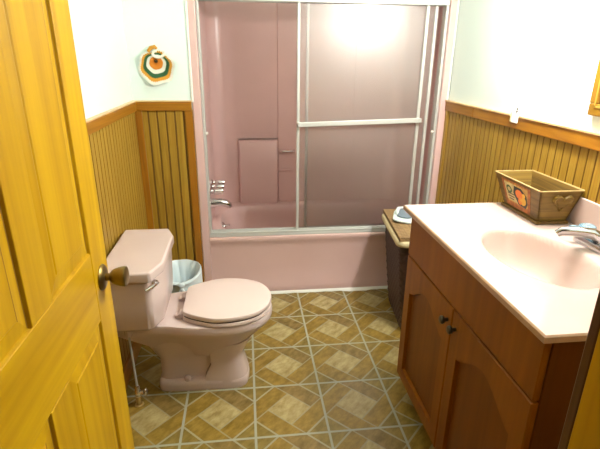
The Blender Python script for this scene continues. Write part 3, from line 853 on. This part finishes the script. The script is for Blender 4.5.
for k in range(3):
    obj('printed_mark', patch(rect(.24+.01*k, .43-.02*k, .46-.085*k, .50-.085*k), .0020, .0023), 'inkbrown', lab, smooth=False)
# carved heart on the near end
bm = NB()
def endpt(u, v, out):
    a = A0.lerp(A1, u); b = T0.lerp(T1, u); return a.lerp(b, v) + Vector((0, -out, -out*.3))
def heart(k, out):
    P = []
    for i in range(36):
        t = 2*PI*i/36
        x = 16*math.sin(t)**3; y = 13*math.cos(t)-5*math.cos(2*t)-2*math.cos(3*t)-math.cos(4*t)
        P.append(endpt(.57+x*k/16*.25, .66+y*k/17*.30, out))
    return P
loft(bm, [heart(1, .0), heart(1, .008), heart(.88, .011), heart(.72, .007)])
obj('carved_heart', bm, 'planterx', pb, angle=40)

# ------------------------------------------------------------------ wall things
# crocheted pot holder
ph = thing('crochet_potholder', (-.470, YA-.012, 1.415), 'round crocheted potholder in white, green and orange hanging on the back wall', 'potholder')
PX, PZ = -.468, 1.412
bm = NB()
rings = [(0.002, 'ybrown'), (.010, 'ybrown'), (.030, 'yorange'), (.036, 'yorange'), (.052, 'ywhite'), (.057, 'ygreen'), (.069, 'ygreen'), (.072, 'yamber'), (.083, 'yamber'), (.086, 'ywhite'), (.095, 'ywhite')]
mnames = ['ybrown', 'yorange', 'ywhite', 'ygreen', 'yamber']
n = 96; rws = []
for i, (r, mn) in enumerate(rings):
    row = []
    for qn in range(n):
        a = 2*PI*qn/n
        hexr = 1 + .045*math.cos(6*(a-.25))*(r/.09)
        sc = 1 + (.03*math.cos(n/3*a) if i >= len(rings)-2 else .035*math.cos(n/2*a) if i > 2 else 0)
        x = PX + r*hexr*sc*math.cos(a)*1.0
        z = PZ - .006 + (.93*r*hexr*sc*math.sin(a)) + .036*(1-r/.095)
        y = YA - .006 - .010*(1-r/.095) - .008*(r/.095)**2*(1+math.sin(3*a+.8)) - .0015*(qn % 2)
        row.append(bm.verts.new((x, y, z)))
    rws.append(row)
for i in range(len(rings)-1):
    for qn in range(n):
        f = bm.faces.new((rws[i][qn], rws[i][(qn+1) % n], rws[i+1][(qn+1) % n], rws[i+1][qn])); f.material_index = mnames.index(rings[i+1][1])
obj('crochet_disc', bm, mnames, ph, angle=80)
bm = NB()
tube(bm, [(PX-.035, YA-.018, PZ+.075), (PX-.02, YA-.024, PZ+.092), (PX+.002, YA-.026, PZ+.098), (PX+.012, YA-.026, PZ+.088)], [.008, .010, .010, .007], 10)
obj('hanging_loop', bm, 'yamber', ph)
bm = NB()
pts = []
for i in range(15):
    a = PI*.55 + 2*PI*i/14*.80
    rr = .014+.020*(i/14)
    pts.append((PX+.012+rr*math.cos(a)*1.15, YA-.030, PZ+.066+rr*math.sin(a)*.75))
tube(bm, pts, [.006]*5+[.0075]*10, 8)
obj('curled_edge', bm, 'ywhite', ph)

# outlet plate lapping the chair rail
op = thing('outlet_plate', (XR, .46, HR+.02), 'white outlet cover plate lapping over the chair rail', 'outlet')
bm = NB(); box(bm, XR-.031, XR-.0245, .432, .480, 1.203, 1.292); obj('cover', bm, 'plate', op, bevel=.003)
bm = NB(); box(bm, XR-.030, XR-.0250, .4805, .490, 1.205, 1.245); obj('cream_edge', bm, 'platecream', op, bevel=.001)
bm = NB(); box(bm, XR-.0325, XR-.0308, .436, .444, 1.250, 1.256); box(bm, XR-.0325, XR-.0308, .436, .444, 1.261, 1.267); obj('slot', bm, 'dark', op)

# mirror and its light
mi = thing('wall_mirror', (XR, -.18, 1.287), 'golden wood framed mirror on the right wall above the sink', 'mirror')
my0, my1, mz0, mz1 = -.30, .032, 1.287, 1.72
fwid = .040
for (a, b, c, d) in ((my0, my1, mz0, mz0+fwid), (my0, my1, mz1-fwid, mz1), (my0, my0+fwid, mz0+fwid, mz1-fwid), (my1-fwid, my1, mz0+fwid, mz1-fwid)):
    bm = NB(); box(bm, XR-.022, XR-.001, a, b, c, d); obj('frame_bar', bm, 'mirrorframe', mi, bevel=.004)
bm = NB()
for (a, b, c, d) in ((my0+fwid-.012, my1-fwid+.012, mz0+fwid-.012, mz0+fwid-.006), (my0+fwid-.012, my0+fwid-.006, mz0+fwid-.012, mz1-fwid+.012), (my1-fwid+.006, my1-fwid+.012, mz0+fwid-.012, mz1-fwid+.012)):
    box(bm, XR-.0245, XR-.021, a, b, c, d)
obj('gilt_line', bm, 'goldline', mi)
bm = NB(); box(bm, XR-.012, XR-.002, my0+fwid-.004, my1-fwid+.004, mz0+fwid-.004, mz1-fwid+.004); obj('mirror_glass', bm, 'mirror', mi, smooth=False)
vl = thing('vanity_light', (XR, .04, 1.75), 'brass light bar with round bulbs above the mirror', 'lamp')
LZ = 1.805
bm = NB(); box(bm, XR-.035, XR-.001, -.15, .23, LZ-.05, LZ+.05); obj('back_plate', bm, 'fixture', vl, bevel=.006)
for k in range(2):
    y = -.06+.20*k
    bm = NB(); lathe(bm, [(.028, .033), (.026, .12), (.018, .14)], (XR, y, LZ), (-1, 0, 0), 16); so = obj('socket', bm, 'fixture', vl)
    bm = NB(); sphere(bm, (XR-.195, y, LZ), .060, 24); obj('bulb', bm, 'bulb', so)

# ------------------------------------------------------------------ world, camera, view
w = bpy.data.worlds.new('World'); SC.world = w; w.use_nodes = True
bg = w.node_tree.nodes['Background']; bg.inputs['Color'].default_value = (1.0, .90, .74, 1); bg.inputs['Strength'].default_value = .03

cx, cy, cz, yaw, pitch, roll, fpx = -.003, -1.475, 1.469, .1188, .3509, .0098, 459.06
f = Vector((math.sin(yaw)*math.cos(pitch), math.cos(yaw)*math.cos(pitch), -math.sin(pitch)))
r = Vector((math.cos(yaw), -math.sin(yaw), 0)); u = r.cross(f)
r2 = math.cos(roll)*r + math.sin(roll)*u; u2 = -math.sin(roll)*r + math.cos(roll)*u
mat = Matrix(((r2.x, u2.x, -f.x, cx), (r2.y, u2.y, -f.y, cy), (r2.z, u2.z, -f.z, cz), (0, 0, 0, 1)))
cd = bpy.data.cameras.new('camera'); cam = bpy.data.objects.new('camera', cd); C.objects.link(cam)
cam.matrix_world = mat
cd.sensor_fit = 'HORIZONTAL'; cd.sensor_width = 36; cd.lens = fpx*36/600; cd.clip_start = .02
SC.camera = cam
SC.view_settings.view_transform = 'Standard'; SC.view_settings.look = 'None'
SC.view_settings.exposure = 0.92; SC.view_settings.gamma = 1.0; SC.view_settings.use_curve_mapping = False
SC.cycles.use_denoising = True
SC.cycles.max_bounces = 10; SC.cycles.diffuse_bounces = 5; SC.cycles.transparent_max_bounces = 12
SC.cycles.sample_clamp_indirect = 6
